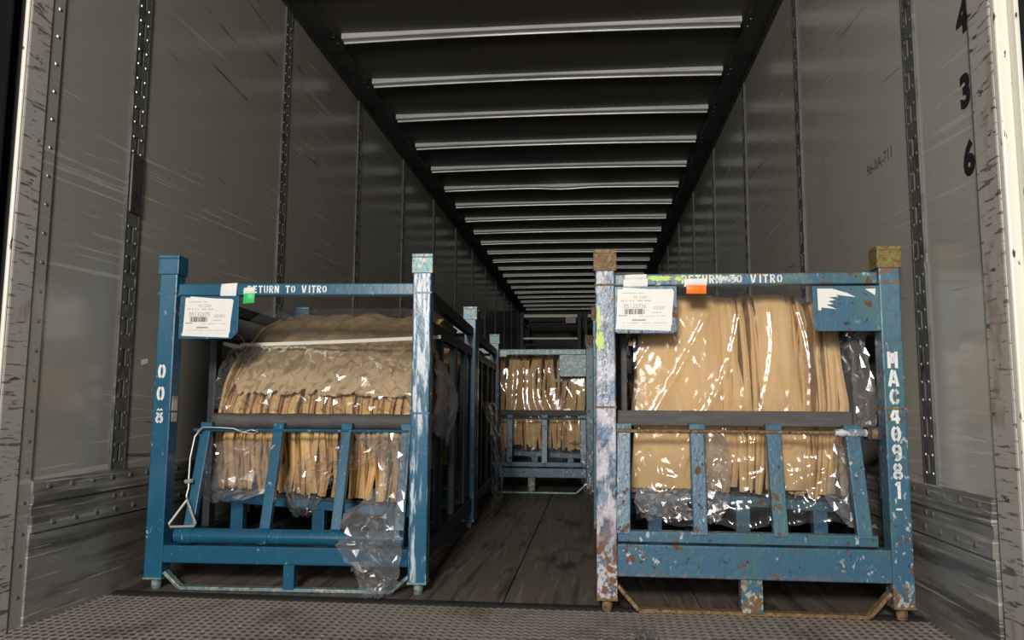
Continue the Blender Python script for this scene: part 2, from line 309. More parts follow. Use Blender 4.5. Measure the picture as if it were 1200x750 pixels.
def make_wall(side, sgn, first):
    """sgn=-1 left wall at X=-1.25 (faces +X); +1 right wall"""
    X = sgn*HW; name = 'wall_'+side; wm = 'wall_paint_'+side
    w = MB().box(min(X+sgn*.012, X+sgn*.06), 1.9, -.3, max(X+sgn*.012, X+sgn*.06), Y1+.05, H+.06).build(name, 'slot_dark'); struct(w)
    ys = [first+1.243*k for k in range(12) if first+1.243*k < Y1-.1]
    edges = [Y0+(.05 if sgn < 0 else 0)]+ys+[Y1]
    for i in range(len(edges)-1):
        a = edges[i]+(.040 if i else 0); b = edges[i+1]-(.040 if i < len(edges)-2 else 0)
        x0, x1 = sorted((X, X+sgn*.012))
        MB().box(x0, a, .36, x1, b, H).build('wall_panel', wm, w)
    for i, y in enumerate(ys):
        p = link('logistics_post', PM, 'post_steel', w); p.location = (X, y, 0)
        if sgn > 0: p.rotation_euler.z = math.pi
        q = link('post_rivets', PR, 'rivet_steel', p, kind='stuff')
    # scuff band: panel, ribbed rail, rivets
    def bx(y0, y1, z0, z1, t, nm, m, bev=.002):
        x0, x1 = sorted((X, X-sgn*t)); return MB().box(x0, y0, z0, x1, y1, z1).build(nm, m, w, bevel=bev)
    n = 5; ln = (Y1-Y0-.05)/n
    for i in range(n):
        a, b = Y0+(.05 if sgn < 0 or i else .012)+i*ln, Y0+.05+(i+1)*ln-.002
        bx(a, b, -.04, .245, .012, 'scuff_panel', 'scuff_steel')
        prof = [(0, .245), (.018, .245), (.018, .285), (.013, .292), (.013, .318), (.018, .325), (.018, .345), (.014, .352), (.014, .378), (.010, .386), (0, .386)]
        mb = MB(); poly = [(X-sgn*t, z) for t, z in prof]
        mb.prism(poly, a, b, 'y'); rr = mb.build('scuff_rail', 'scuff_steel', w)
        rv = MB(); y = a+.06
        while y < b-.02:
            dome(rv, (X-sgn*.014, y, .366), (-sgn, 0, 0), .0085); dome(rv, (X-sgn*.018, y+.02, .266), (-sgn, 0, 0), .0085); y += .098
        rv.build('rail_rivets', 'rivet_steel', rr, kind='stuff')
    rv = MB()
    for y in ys:
        for dy in (-.022, .022):
            dome(rv, (X-sgn*.013, y+dy, .306), (-sgn, 0, 0), .008)
    rv.build('post_foot_rivets', 'rivet_steel', w, kind='stuff')
    # rear flange with rivets and painted rear frame
    if sgn < 0: fg = bx(Y0, Y0+.05, -.04, H, .006, 'rear_flange', wm)
    rv = MB(); z = .08 if sgn < 0 else 9
    while z < H-.05:
        dome(rv, (X-sgn*.006, Y0+.027, z), (-sgn, 0, 0), .006); z += .083
    if rv.v: rv.build('flange_rivets', 'rivet_steel', fg, kind='stuff')
    x0, x1 = sorted((X-sgn*.010, X+sgn*(.004 if sgn < 0 else .07)))
    MB().box(x0, 1.892 if sgn < 0 else 1.872, -.3, x1, Y0-.001, H+.06).build('rear_frame_post', 'frame_white', w, bevel=.006)
    x0, x1 = sorted((X-sgn*.008, X+sgn*(.004 if sgn < 0 else .022)))
    MB().box(x0, 1.884 if sgn < 0 else 1.850, -.3, x1, 1.8925 if sgn < 0 else 1.8725, H+.06).build('frame_edge', 'edge_white', w, bevel=.005)
    return w
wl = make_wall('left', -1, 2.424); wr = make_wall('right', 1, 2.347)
struct(MB().box(-HW-.05, Y1, -.1, HW+.05, Y1+.05, H+.06).build('wall_front', 'rail_dark'))
# ceiling, side rails, roof bows
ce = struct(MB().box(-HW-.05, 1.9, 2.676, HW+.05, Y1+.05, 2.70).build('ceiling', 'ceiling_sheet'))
for n, s in ((1, -1), (2, 1)):
    x0, x1 = sorted((s*HW, s*1.125)); t = struct(MB().box(x0, 1.9, H, x1, Y1, 2.68).build('trim_%d' % n, 'rail_dark', None, bevel=.004))
    x0, x1 = sorted((s*(HW-.0), s*(HW-.012))); MB().box(x0, 1.9, H-.03, x1, Y1, H).build('rail_lip', 'rail_dark', t)
    rv = MB()
    for k in range(22):
        y = 4.06+.613*k
        for dy in (-.03, .05): dome(rv, (s*1.14, y+dy, H), (0, 0, -1), .006)
    rv.build('rail_bolts', 'rivet_steel', t, kind='stuff')
def bow(y, dent=None):
    prof = [(.0, 2.677), (0, 2.662), (.004, 2.658), (.048, 2.658), (.049, 2.650), (.054, 2.650), (.054, 2.660), (.056, 2.677)]
    mb = MB(); nx = 24; n = len(prof)
    for i in range(nx+1):
        x = -1.098+2.196*i/nx; a = .012*(1-(x/1.098)**2); dz = a-.012
        if dent and abs(x-dent) < .32: dz -= .014*(1+math.cos((x-dent)/.32*math.pi))/2
        for py, pz in prof: mb.v.append((x, y+py, pz+(dz if pz < 2.67 else 0)))
    for i in range(nx):
        for k in range(n):
            q = (k+1) % n; mb.f.append((i*n+k, (i+1)*n+k, (i+1)*n+q, i*n+q))
    mb.f.append(tuple(range(n))); mb.f.append(tuple(nx*n+k for k in range(n))[::-1])
    return mb.build('roof_bow', 'bow_metal', ce)
for k in range(-3, 21): bow(4.045+.613*k, {5: .02}.get(k))
# dock seals outside the rear frame, header
for n, s in ((3, -1), (4, 1)):
    x0, x1 = sorted((s*(HW+(.005 if s < 0 else .036)), s*(HW+.9)))
    struct(MB().box(x0, 1.62, -.6, x1, 1.86, 3.3).build('trim_%d' % n, 'seal_and_gap_black', None, bevel=.02))
struct(MB().box(-HW-.9, 1.62, H+.07, HW+.9, 1.86, 3.3).build('trim_5', 'seal_and_gap_black', None, bevel=.02))
dr = MB().box(HW+.0225, 1.825, -.3, HW+.034, 1.868, H).build('door_1', 'edge_white', None, bevel=.003); struct(dr)
for z in (.45, 1.02, 1.30, 1.62):
    MB().tube([(HW+.040, 1.84, z-.05), (HW+.040, 1.84, z+.05)], .010, 10).build('hinge', 'rail_dark', dr)

# wall markings
for txt, y, z, s in (('4', 2.005, 1.60, .115), ('3', 2.01, 1.406, .115), ('6', 2.012, 1.227, .115)):
    o = link('numeral', text_mesh(txt, s, .006), 'ink_wall', wr); o.location = (HW-.0008, y+.016, z); o.rotation_euler = (R(90), 0, R(-90))
for txt, y, z in (('96-IIA-711', 2.63, 1.415),):
    o = link('marker_writing', text_mesh(txt, .055), 'ink_marker', wr); o.location = (HW-.0008, y, z); o.rotation_euler = (R(90), R(0), R(-90))
def flat_patch(name, pts, m, parent): 
    mb = MB(); mb.v = [tuple(p) for p in pts]; mb.f = [tuple(range(len(pts)))]; return mb.build(name, m, parent)
flat_patch('wall_sticker', [(HW-.001, 2.30, 1.015), (HW-.001, 2.335, 1.012), (HW-.001, 2.335, 1.038), (HW-.001, 2.30, 1.042)], 'paper_white', wr)
flat_patch('wall_sticker', [(-HW+.001, 2.53, .73), (-HW+.001, 2.57, .74), (-HW+.001, 2.57, .757), (-HW+.001, 2.53, .75)], 'paper_white', wl)
MB().box(-HW, 2.395, 1.235, -HW+.013, 2.455, 1.44).build('post_cover_patch', 'rail_dark', wl, bevel=.005)

# ------------------------------------------------------------------ racks
def label_sheet(parent, x0, x1, z0, z1, y, tilt, number, code):
    """printed label: paper, lines of small print, barcode (no matrix code)"""
    w, h = x1-x0, z1-z0
    under = MB(); under.v = [(x0-.004, y-.0008, z0-.012), (x1-.008, y-.0008, z0-.018), (x1+.004, y-.0008, z1-.006), (x0+.02, y-.0008, z1+.006)]; under.f = [(0, 1, 2, 3)]
    lb = under.build('label_backing', 'paper_white', parent)
    p = MB(); p.v = [(x0, y-.0016, z0+tilt), (x0+.012, y-.0016, z0-.004), (x1-.004, y-.0016, z0-tilt*.3), (x1, y-.0016, z1-tilt*.5), (x0+.004, y-.0016, z1+tilt*.3)]; p.f = [(0, 1, 2, 3, 4)]
    pl = p.build('paper_label', 'paper_label', parent)
    yy = y-.0022
    mb = MB()
    def rect(m, a, b, c, d): k = len(m.v); m.v += [(x0+a*w, yy, z0+b*h), (x0+c*w, yy, z0+b*h), (x0+c*w, yy, z0+d*h), (x0+a*w, yy, z0+d*h)]; m.f.append((k, k+1, k+2, k+3))
    x = .14; rr = random.Random(3)
    while x < .50:
        t = rr.choice((.006, .009, .013)); rect(mb, x, .30, x+t, .45); x += t+rr.choice((.005, .008, .012))
    for a, b, c, d in ((.04, .25, .21, .275), (.28, .12, .52, .155)):
        n = int((c-a)/.02)
        m2 = MB()
        for i in range(n): rect(m2, a+i*.02, b, a+i*.02+.013, d)
        m2.build('small_print', 'ink', pl, kind='stuff')
    mb.build('barcode', 'ink', pl, kind='stuff')
    mb = MB()
    for a, b, c, d in ((.08, .66, .62, .69), (.08, .56, .60, .565), (.63, .62, .9, .625), (.4, .24, .9, .255), (.62, .34, .85, .36), (.12, .05, .9, .065), (.1, .88, .5, .9)):
        n = int((c-a)/.03); mb = MB()
        for i in range(n):
            if rr.random() < .8: rect(mb, a+i*.03, b, a+i*.03+.021, d)
        mb.build('small_print', 'ink_pale', pl, kind='stuff')
    for t, s, u, v in ((number, .125*h*1.25, .33, .52), (code, .11*h*1.2, .76, .47), ('Mj 12301', .09*h*1.2, .44, .77)):
        o = link('printed_number', text_mesh(t, s), 'ink_pale', pl); o.location = (x0+u*w, yy, z0+v*h); o.rotation_euler = (R(90), 0, 0)

def build_rack(name, loc, rz, label, P):
    w, d = P['w'], P['d']; s = P.get('s', .06); B = P['mat']; cap = P.get('cap', B); hz = P.get('h', 1.10); det = P.get('detail', True)
    t = thing(name, loc, label, 'rack', None, rz)
    for ix, x in enumerate((0, w-s)):
        for iy, y in enumerate((0, d-s)):
            m = P.get('post_mats', {}).get((ix, iy), B)
            po = MB().box(x, y, .035, x+s, y+s, hz-.055).build('post', m, t, bevel=.004)
            c = MB(); e = .005; c.box(x-e, y-e, hz-.066, x+s+e, y+s+e, hz-.012)
            for (a, b, c2, d2) in ((x-e, y-e, x+s+e, y-e+.008), (x-e, y+s+e-.008, x+s+e, y+s+e), (x-e, y-e+.008, x-e+.008, y+s+e-.008), (x+s+e-.008, y-e+.008, x+s+e, y+s+e-.008)): c.box(a, b, hz-.012, c2, d2, hz)
            c.build('post_cap', P.get('cap_mats', {}).get((ix, iy), cap), po, bevel=.002)
            MB().tube([(x+s/2, y+s/2, 0), (x+s/2, y+s/2, .012), (x+s/2, y+s/2, .045)], [.013, .016, .016], 12).build('foot_pin', P.get('pin', B), po, smooth=False)
            MB().box(x-.0008, y-.0008, .034, x+s+.0008, y+s+.0008, .040).build('foot_plate', P.get('pin', B), po)
            if det and iy == 0:
                for z in (.972, P.get('weld', .577)):
                    MB().box(x-.002, y-.002, z-.006, x+s+.002, y+s+.002, z).build('weld_bead', P.get('weld_mat', B), po)
    z0, z1 = P.get('top', (.963, 1.004)); lo0, lo1 = P['low']
    tr = MB().box(s, .012, z0, w-s, .05, z1).build('top_rail', P.get('top_mat', B), t, bevel=.004)
    MB().box(s, d-.05, z0, w-s, d-.012, z1).build('top_rail', B, t, bevel=.004)
    for x in (.012, w-.05):
        MB().box(x, s, z0-.01, x+.038, d-s, z1-.01).build('side_rail', P.get('side', B), t, bevel=.003)
        MB().box(x+.004, s, z0-.115, x+.034, d-s, z0-.072).build('side_rail', P.get('side', B), t, bevel=.003)
        MB().box(x, s, .09, x+.038, d-s, .15).build('base_rail', P.get('side', B), t, bevel=.003)
        for y in (.36, .75, 1.1):
            MB().box(x+.006, y, .15, x+.034, y+.05, z0-.115).build('side_upright', P.get('side', B), t, bevel=.003)
    MB().box(s, -.002, lo0, w-s, .052, lo1).build('base_beam', B, t, bevel=.004)
    MB().box(s, d-.05, lo0, w-s, d-.01, lo1).build('base_beam', B, t, bevel=.004)
    # skid under the front with centre bracket
    k = P['skid']; pts = [(s+.001, k[1]), (s+k[0], .006), (w-s-k[0], .006), (w-s-.001, k[1])]
    mb = MB()
    for a, b in zip(pts, pts[1:]): mb.bar((a[0], .025, a[1]), (b[0], .025, b[1]), .03, .011)
    mb.build('skid_bar', P.get('skid_mat', B), t, bevel=.002)
    c = P['brk']; MB().box(c-P['brkw']/2, .006, .008, c+P['brkw']/2, .044, lo0+.004).build('skid_bracket', B, t, bevel=.002)
    for x in (.2, w-.24):
        MB().box(x, .05, lo0, x+.05, d-.05, lo0+.04).build('base_runner', P.get('side', B), t)
    # tilted bed beams carrying the load
    for y in (.28, .95):
        (xa, za), (xb, zb) = P['bed']
        bm = MB().prism([(xa, za-.035), (xb, zb-.035), (xb, zb), (xa, za)], y, y+.05).build('bed_beam', B, t, bevel=.002)
        MB().prism([(xa, za), (xb, zb), (xb, zb+.012), (xa, za+.012)], y-.01, y+.06).build('rubber_pad', 'foam_black', bm)
        for x in (xa+.06, (xa+xb)/2, xb-.1):
            zz = za+(zb-za)*(x-xa)/(xb-xa)-.035
            MB().box(x, y+.005, lo0+.03, x+.045, y+.045, zz+.003).build('bed_stub', B, bm, bevel=.002)
    # front gate
    g = P['gate']; ln = g['lean']; gz = g['z']; gt = g['top']
    if g['kind'] == 'tube':
        MB().tube([(g['x0'], -.004, gz), (g['x1'], -.004, gz)], .0235, 18).build('gate_tube', B, t, smooth=False)
    else:
        MB().box(g['x0'], -.004, gz-.016, g['x1'], .03, gz+.016).build('gate_sill', B, t, bevel=.003)
    for xs, xt in g['bars']:
        b = MB().bar((xs, .006, gz+.005), (xt, .006+ln, gt), g['bw'], .026, (0, 1, 0)).build('gate_bar', B, t, bevel=.003)
        if g['kind'] == 'tube':
            MB().tube([(xs-.02, -.004, gz), (xs+.02, -.004, gz)], .0262, 18).build('hinge_collar', B, b)
        MB().box(xt-g['bw']*.56, ln-.010, gt-.012, xt+g['bw']*.56, ln+.022, gt+.006).build('hook', P.get('hook', B), b, bevel=.002)
    fz0, fz1 = g['foam']
    if g['kind'] == 'tube':
        r = (fz1-fz0)/2; n = 26
        MB().tube([(g['fx0']+(g['fx1']-g['fx0'])*i/n, ln+.042, (fz0+fz1)/2+.0015*math.sin(i*1.3)) for i in range(n+1)], r, 16).build('foam_roll', 'foam_grey', t, smooth=True)
    else:
        MB().box(g['fx0'], ln+.024, fz0, g['fx1'], ln+.058, fz1).build('foam_board', 'foam_grey', t, bevel=.004)
    lr = MB().tube([(g['x0']+.0, ln-.010, g['rod']), (g['x1'], ln-.010, g['rod'])], .0055, 8).build('latch_rod', P.get('rod_mat', B), t)
    for (x0, x1, zz0, zz1, cut, nm) in P.get('plates', ()):
        q = .022
        poly = [(x0, zz0), (x1-q, zz0), (x1, zz0+q), (x1, zz1), (x0, zz1)] if cut == 'r' else ([(x0+q*.6, zz0), (x1-q*.6, zz0), (x1-q*.2, zz0+q*.2), (x1, zz0+q*.6), (x1, zz1), (x0, zz1), (x0, zz0+q*.6), (x0+q*.2, zz0+q*.2)])
        MB().prism(poly, .004, .009).build(nm, P.get('plate_mat', B), t, bevel=.001)
    return t

def words(rack, x, z, h, wf, th, gap):
    for wd_ in ('RETURN', 'TO', 'VITRO'):
        strokes(MB(), wd_, x, .0112, z, h, wf, th, gap).build('stencil_word', 'paint_white', rack)
        for ch in wd_+' ': x += h*wf+gap*h if ch != 'I' else h*wf*.7+gap*h
# ---- near rack marked 008
THL = R(2.3)
PL = dict(w=.925, d=1.43, mat='blue_paint', cap='blue_paint', low=(.087, .143), skid=(.055, .055), brk=.478, brkw=.036, side='rack_dark',  # side parts go near black, imitating the unlit flank of the blue paint
          post_mats={(1, 0): 'blue_paint_sheen_scuffed'}, cap_mats={(1, 0): 'cap_steel', (1, 1): 'cap_steel'}, pin='cap_steel', skid_mat='cap_steel',
          bed=((.10, .285), (.82, .238)), plates=((.072, .275, .816, .961, 'r', 'label_plate'),),
          gate=dict(kind='tube', x0=.105, x1=.845, z=.176, top=.532, lean=.095, bw=.034, bars=((.142, .146), (.395, .397), (.629, .632), (.835, .835)), foam=(.517, .569), fx0=.15, fx1=.90, rod=.512))
rL = build_rack('glass_rack', (-1.158, 2.462, 0), THL, 'glossy blue steel rack stencilled 008, with a round foam roll on its front gate', PL)
words(rL, .300, .9715, .0245, .60, .19, .16)
for k, ch in enumerate('008'): strokes(MB(), ch, .0125, -.0008, .682-.0735*k, .050, .50, .18).build('stencil_digit', 'paint_white', rL)
label_sheet(rL, .088, .253, .838, .953, .004, .006, '05132375', '02501')
def small_tag(parent, x0, x1, z0, z1, y, m, nm, sk=.003):
    mb = MB(); mb.grid(lambda u, v: (x0+(x1-x0)*u+sk*v, y-.004*math.sin(v*2.4)-.002*math.sin(u*5), z0+(z1-z0)*v+sk*u), 6, 6); return mb.build(nm, m, parent, smooth=True)
small_tag(rL, .208, .262, .955, 1.001, .0085, 'paper_white', 'paper_tag', .004)
small_tag(rL, .287, .325, .967, .988, .0095, 'paper_white', 'paper_tag')
small_tag(rL, .288, .325, .935, .968, .0085, 'tag_green', 'green_tag', .003)
MB().box(.0602, .012, .54, .0615, .045, .625).build('serial_plate', 'pale_steel', rL)
# cable with triangle handle hanging at the gate
cb = MB().tube([(.135, .078, .485), (.128, .06, .508), (.15, .055, .522), (.20, .06, .521), (.25, .066, .518), (.285, .07, .505), (.315, .072, .500), (.335, .07, .508), (.31, .07, .514), (.285, .07, .506), (.26, .066, .512)], .0028, 6).build('lanyard_cable', 'cable_steel', rL, smooth=True)
MB().tube([(.145, .055, .52), (.125, .05, .49), (.120, .035, .42), (.126, .02, .36), (.131, .012, .325), (.128, .006, .30), (.133, .004, .285)], .0032, 6).build('lanyard_cable', 'cable_steel', rL, smooth=True)
MB().tube([(.118, .014, .345), (.142, .012, .348)], .007, 8).build('cable_clamp', 'cable_steel', rL)
tri = [(.133, 0, .287), (.088, -.022, .213), (.094, -.024, .205), (.173, -.024, .208), (.176, -.022, .216), (.134, 0, .287)]
MB().tube(tri, .0042, 8).build('pull_handle', 'cable_steel', rL)
for z in (.66, .70):  # tan tape bands around the side upright
    MB().box(.925-.046, .355, z, .925-.013, .415, z+.017).build('tape_band', 'tape_tan', rL)

# ---- near rack MAC40981
PR_ = dict(w=.895, d=1.43, mat='blue_paint_old', cap='rust', h=1.078, low=(.104, .197), skid=(.062, .075), brk=.445, brkw=.062, side='rack_dark', top=(.967, 1.003), weld=.60, weld_mat='rust',
           post_mats={(0, 0): 'blue_paint_sheen_peeled'}, cap_mats={(1, 0): 'rust_olive'}, pin='rust', skid_mat='rust', rod_mat='rust',
           bed=((.112, .332), (.80, .298)), plates=((.055, .246, .820, .964, 'c', 'label_plate'), (.645, .842, .825, .960, 'c', 'label_plate')),
           gate=dict(kind='frame', x0=.062, x1=.80, z=.22, top=.543, lean=.042, bw=.042, bars=((.078, .084), (.302, .302), (.530, .526), (.764, .752)), foam=(.541, .588), fx0=.066, fx1=.765, rod=.526))
rR = build_rack('glass_rack', (.304, 2.368, 0), R(.3), 'worn blue steel rack with rusty corners stencilled MAC40981', PR_)
words(rR, .262, .973, .025, .62, .18, .20)
for k, ch in enumerate('MAC40981'): strokes(MB(), ch, .849, -.0008, .716-.0535*k, .047, .56, .19).build('stencil_character', 'paint_white', rR)
strokes(MB(), '-', .849, -.0008, .288, .047, .5, .12).build('stencil_dash', 'paint_white', rR)
strokes(MB(), '3', .018, -.0008, .752, .045, .5, .2, 0, True, .06).build('faded_number', 'paint_white_worn', rR)
for k, ch in enumerate('131'): strokes(MB(), ch, .018, -.0008, .695-.058*k, .045, .5, .2).build('faded_number', 'paint_white_worn', rR)
label_sheet(rR, .064, .234, .845, .955, .004, .001, '05132736', '02501')
small_tag(rR, .085, .158, .952, .985, .0085, 'paper_white', 'paper_tag', .002)
small_tag(rR, .09, .155, .983, 1.0, .0105, 'paper_white', 'paper_tag', .002)
small_tag(rR, .268, .336, .962, .985, .0085, 'paper_label', 'paper_tag', .002)
small_tag(rR, .275, .334, .940, .966, .006, 'tag_orange', 'orange_tag', .0)
def blob(parent, cx, cz, rx, rz_, y, m, nm, seed):
    r = random.Random(seed); n = 22; pts = [(cx+rx*math.cos(2*math.pi*i/n)*(.6+.5*r.random()), y, cz+rz_*math.sin(2*math.pi*i/n)*(.6+.5*r.random())) for i in range(n)]
    return flat_patch(nm, pts, m, parent)
blob(rR, .195, .989, .045, .010, .0112, 'lime', 'paint_splash', 1); blob(rR, .255, .987, .018, .007, .0112, 'lime', 'paint_splash', 2)
blob(rR, .395, .985, .04, .012, .0108, 'paint_white_worn', 'paint_splash', 5)
blob(rR, .010, .865, .006, .05, -.0009, 'lime', 'paint_splash', 3); blob(rR, .014, .80, .014, .035, -.0009, 'lime', 'paint_splash', 4)
# torn paper remains on the right plate
def torn(pts): return flat_patch('torn_paper', [(x, .0033, z) for x, z in pts], 'paper_white', rR)
torn([(.658, .952), (.700, .952), (.745, .938), (.768, .926), (.735, .930), (.712, .934), (.718, .927), (.690, .926), (.710, .918), (.688, .914), (.704, .906), (.682, .904), (.712, .890), (.690, .893), (.668, .895), (.668, .887), (.659, .887)])
torn([(.795, .950), (.825, .951), (.823, .931)])
MB().tube([(.70, .030, .526), (.79, .030, .526)], .011, 12).build('latch_sleeve', 'paint_white_worn', rR)
lt = MB().box(.795, .03, .505, .838, .075, .545).build('latch_block', 'rack_dark', rR, bevel=.003)
MB().box(.803, .022, .51, .82, .03, .54).build('latch_tongue', 'rust', lt)
MB().tube([(.066, .035, .53), (.069, .03, .50), (.075, .028, .44), (.078, .026, .38), (.071, .026, .33)], .0022, 6).build('lanyard_cable', 'rust', rR)
MB().bar((.078, .022, .37), (.092, .016, .31), .006, .006).build('latch_pin', 'pale_steel', rR)
MB().box(.846, .07, .33, .87, .10, .52).build('side_stop', 'blue_paint_old', rR)

# ---- rack further in, between the rows
PM_ = dict(w=.92, d=1.43, mat='blue_paint_old', low=(.11, .175), skid=(.07, .07), brk=.48, brkw=.05, side='rack_dark', top_mat='cap_steel', pin='rust', skid_mat='cap_steel', cap='rust',
           bed=((.10, .285), (.82, .26)), plates=((.055, .246, .815, .955, 'c', 'label_plate'), (.675, .865, .81, .962, 'c', 'label_plate')), plate_mat='cap_steel',
           gate=dict(kind='frame', x0=.062, x1=.86, z=.20, top=.535, lean=.03, bw=.04, bars=((.078, .084), (.325, .325), (.570, .570), (.84, .84)), foam=(.535, .575), fx0=.066, fx1=.86, rod=.515))
rM = build_rack('glass_rack', (-.61, 5.47, 0), R(.0), 'blue steel rack standing alone deep in the aisle, with a scuffed grey plate', PM_)
small_tag(rM, .235, .30, .95, .99, .006, 'paper_white', 'paper_tag', .0)
# ---- racks directly behind the two near ones
PL2 = dict(PL); PL2.update(plates=(), cap_mats={(1, 1): 'cap_steel'}, mat='blue_paint', side='rack_dark', detail=False)
rL2 = build_rack('glass_rack', (-1.222, 3.965, 0), R(2.3), 'dark blue rack right behind the rack stencilled 008', PL2)
PR2 = dict(PR_); PR2.update(plates=((.055, .246, .76, .90, 'c', 'label_plate'),), detail=False, post_mats={})
rR2 = build_rack('glass_rack', (.312, 3.86, 0), 0, 'worn blue rack right behind the rack stencilled MAC40981', PR2)
# ---- stacked racks at the nose of the trailer
PF = dict(PM_); PF.update(w=1.04, d=1.2, mat='rack_dark', top_mat='pale_steel', cap='rack_dark', plates=(), detail=False, skid_mat='rack_dark', pin='rack_dark', top=(1.02, 1.075), h=1.11)
for x, col in ((-.93, 'near the dark corner'), (.16, 'by the numbered wall')):
    for z, tier in ((0, 'lower'), (1.1005, 'upper')):
        r = build_rack('storage_rack', (x, 13.2, z), 0, {'lower': 'dark steel rack under another one at the front bulkhead', 'upper': 'dark steel rack with pale top bar, stacked on another at the front bulkhead'}[tier], PF)
        r['group'] = tier+' racks stacked at the bulkhead'
        if tier == 'upper':
            MB().bar((.06, .03, .66), (.98, .03, .66), .03, .03).build('cross_bar', 'pale_steel', r)
            small_tag(r, .78, .95, .92, 1.02, .006, 'paper_white', 'paper_tag', .0)

# ------------------------------------------------------------------ paper packs
def sheets(parent, prof, x0, x1, pitch, seed, mats, lean=0., wav=.006, jag=.010, inner=.14, top_var=.0, bot=None, skew=0.):
    """sheets on edge side by side along X; prof = outline (y,z) from front bottom over the top"""
    rr = random.Random(seed); x = x0; i = 0; o0 = parent.location
    # resample the outline
    P = [Vector(p) for p in prof]; out = []
    for a, b in zip(P, P[1:]):
        n = max(1, int((b-a).length/.055))
        out += [a+(b-a)*k/n for k in range(n)]
    out.append(P[-1]); cen = sum((Vector(p) for p in prof), Vector((0, 0)))/len(prof)
    while x < x1:
        t = pitch*rr.choice((.45, .7, 1., 1., 1.4, 2.1)); ph = rr.random()*9; jy = rr.gauss(0, jag); mb = MB(); zt = rr.uniform(-top_var, 0); bz = rr.uniform(-.012, .006)
        ln = lean+rr.gauss(0, .03)
        a, b, c, d = [], [], [], []
        for k, p in enumerate(out):
            dv = (cen-p).normalized(); q = p+dv*(-jy+.004*noise.noise(Vector((x*40, k*.5, seed))))
            f = k/len(out)
            if k == 0: q.y = (bot[0]+(bot[1]-bot[0])*(x-x0)/(x1-x0) if bot else q.y)+abs(bz)
            if p.y > .9: q.y += zt
            wx = wav*noise.noise(Vector((ph, p.y*6, seed)))+wav*.8*noise.noise(Vector((x*3, p.y*4, seed+4)))+ln*(q.y-.5)-skew*(q.x-2.5)
            tt = t*(1.0+.4*noise.noise(Vector((ph+3, p.y*7, 1))))
            iq = q+dv*inner
            mb.v += [(x+wx, q.x+.003, q.y), (x+wx+tt*.5, q.x-.002, q.y), (x+wx+tt, q.x+.004, q.y), (x+wx+tt, iq.x, iq.y), (x+wx, iq.x, iq.y)]
        n = len(out)
        for k in range(n-1):
            u, v = k*5, k*5+5
            for s1, s2 in ((0, 1), (1, 2), (2, 3), (4, 0)): mb.f.append((u+s1, u+s2, v+s2, v+s1))
        mb.f.append((0, 1, 2, 3, 4))
        mb.build('paper_sheet', mats[min(int(rr.random()*len(mats)), len(mats)-1)], parent, origin=o0, smooth=False)
        x += t*rr.uniform(.75, 1.12); i += 1
KM = ('kraft', 'kraft', 'kraft', 'kraft_dark')
# pack in rack 008: fanned front edges and a long sloping top
pL = thing('paper_pack', (-.63, 3.0, .27), 'sloping pack of fanned brown kraft paper sheets in the rack stencilled 008', 'paper pack')
PRL = [(2.72, .278), (2.71, .38), (2.69, .48), (2.69, .585), (2.74, .675), (2.86, .775), (3.08, .905), (3.26, .962), (3.72, .962)]
sheets(pL, PRL, -1.035, -.335, .0088, 11, KM, lean=.05, wav=.022, jag=.010, bot=(.299, .256), skew=.04)
def prof_at(prof, f):
    P = [Vector(p) for p in prof]; L = [(b-a).length for a, b in zip(P, P[1:])]; s = f*sum(L)
    for a, b, l in zip(P, P[1:], L):
        if s <= l: return a+(b-a)*s/l
        s -= l
    return P[-1]
def fbm(x, y, s): return noise.noise(Vector((x, y, s)))+.5*noise.noise(Vector((x*2.1, y*2.1, s+3)))+.25*noise.noise(Vector((x*4.3, y*4.3, s+7)))
PC = [(2.695, .615)]+PRL[4:]
def cover(u, v):
    X = -1.03+.735*u; fr = max(0, 1-v/.16)
    e = fr*(.05*noise.noise(Vector((u*26+v*4, 2.2, 0)))+.05*noise.noise(Vector((u*7, 5.2, 0)))-.01)
    p = prof_at(PC, min(max(v+e, 0), 1))
    if u > .93: p = p+Vector((0, -(u-.93)*1.6))
    if u < .06: p = p+Vector((0, -(.06-u)*1.3))
    q = u*7-v*3.5
    w = .014*abs(fbm(u*4, v*5, 1))+.022*abs(noise.noise(Vector((q*1.3, v*2.5, 8))))+.012*fr*abs(noise.noise(Vector((u*30-v*14, 1, 3))))
    return (X-.04*(p.x-2.5)-.035*max(0, v-.2)*u, p.x-.006-w, p.y+.010+w+.006*math.sin(u*5))
cv = MB(); cv.grid(lambda u, v: Vector(cover(u, v))-pL.location, 150, 50); cv.build('cover_sheet', 'kraft_cover', pL, smooth=True)
# right end bulge of loose sheets beyond the post
for k in range(5):
    mb = MB()
    def bul(u, v, k=k):
        z = .49+.31*v; y = 2.70+.085*u; return Vector((-.300+.058*math.sin(v*2.6)-.012*k+.006*fbm(u*3, v*4, k), y+.004*k, z))-pL.location
    mb.grid(bul, 8, 12); mb.build('loose_sheet', 'kraft' if k else 'kraft_dark', pL, smooth=True)
# white strapping band over the pack
def band(u, v):
    x = -1.02+.785*u; y = 2.862-.10*u*u; z = .815+.018*u+.012*v; return Vector((x, y-.066-.01*u-.006*v, z))
tag(MB().grid(band, 30, 2).build('strapping_band', 'strap_white', None, smooth=True), 'white strapping band across the sloping paper pack', 'strap')
bd = bpy.data.objects['strapping_band']
MB().tube([(-1.06, 2.76, .815), (-1.035, 2.775, .808), (-1.0, 2.77, .806), (-.985, 2.76, .822), (-1.0, 2.75, .85), (-1.03, 2.76, .862), (-1.06, 2.77, .858)], .0016, 6).build('tie_loop', 'cable_steel', bd)
MB().bar((-1.075, 2.77, .825), (-1.015, 2.79, .812), .006, .012).build('band_end', 'strap_white', bd)

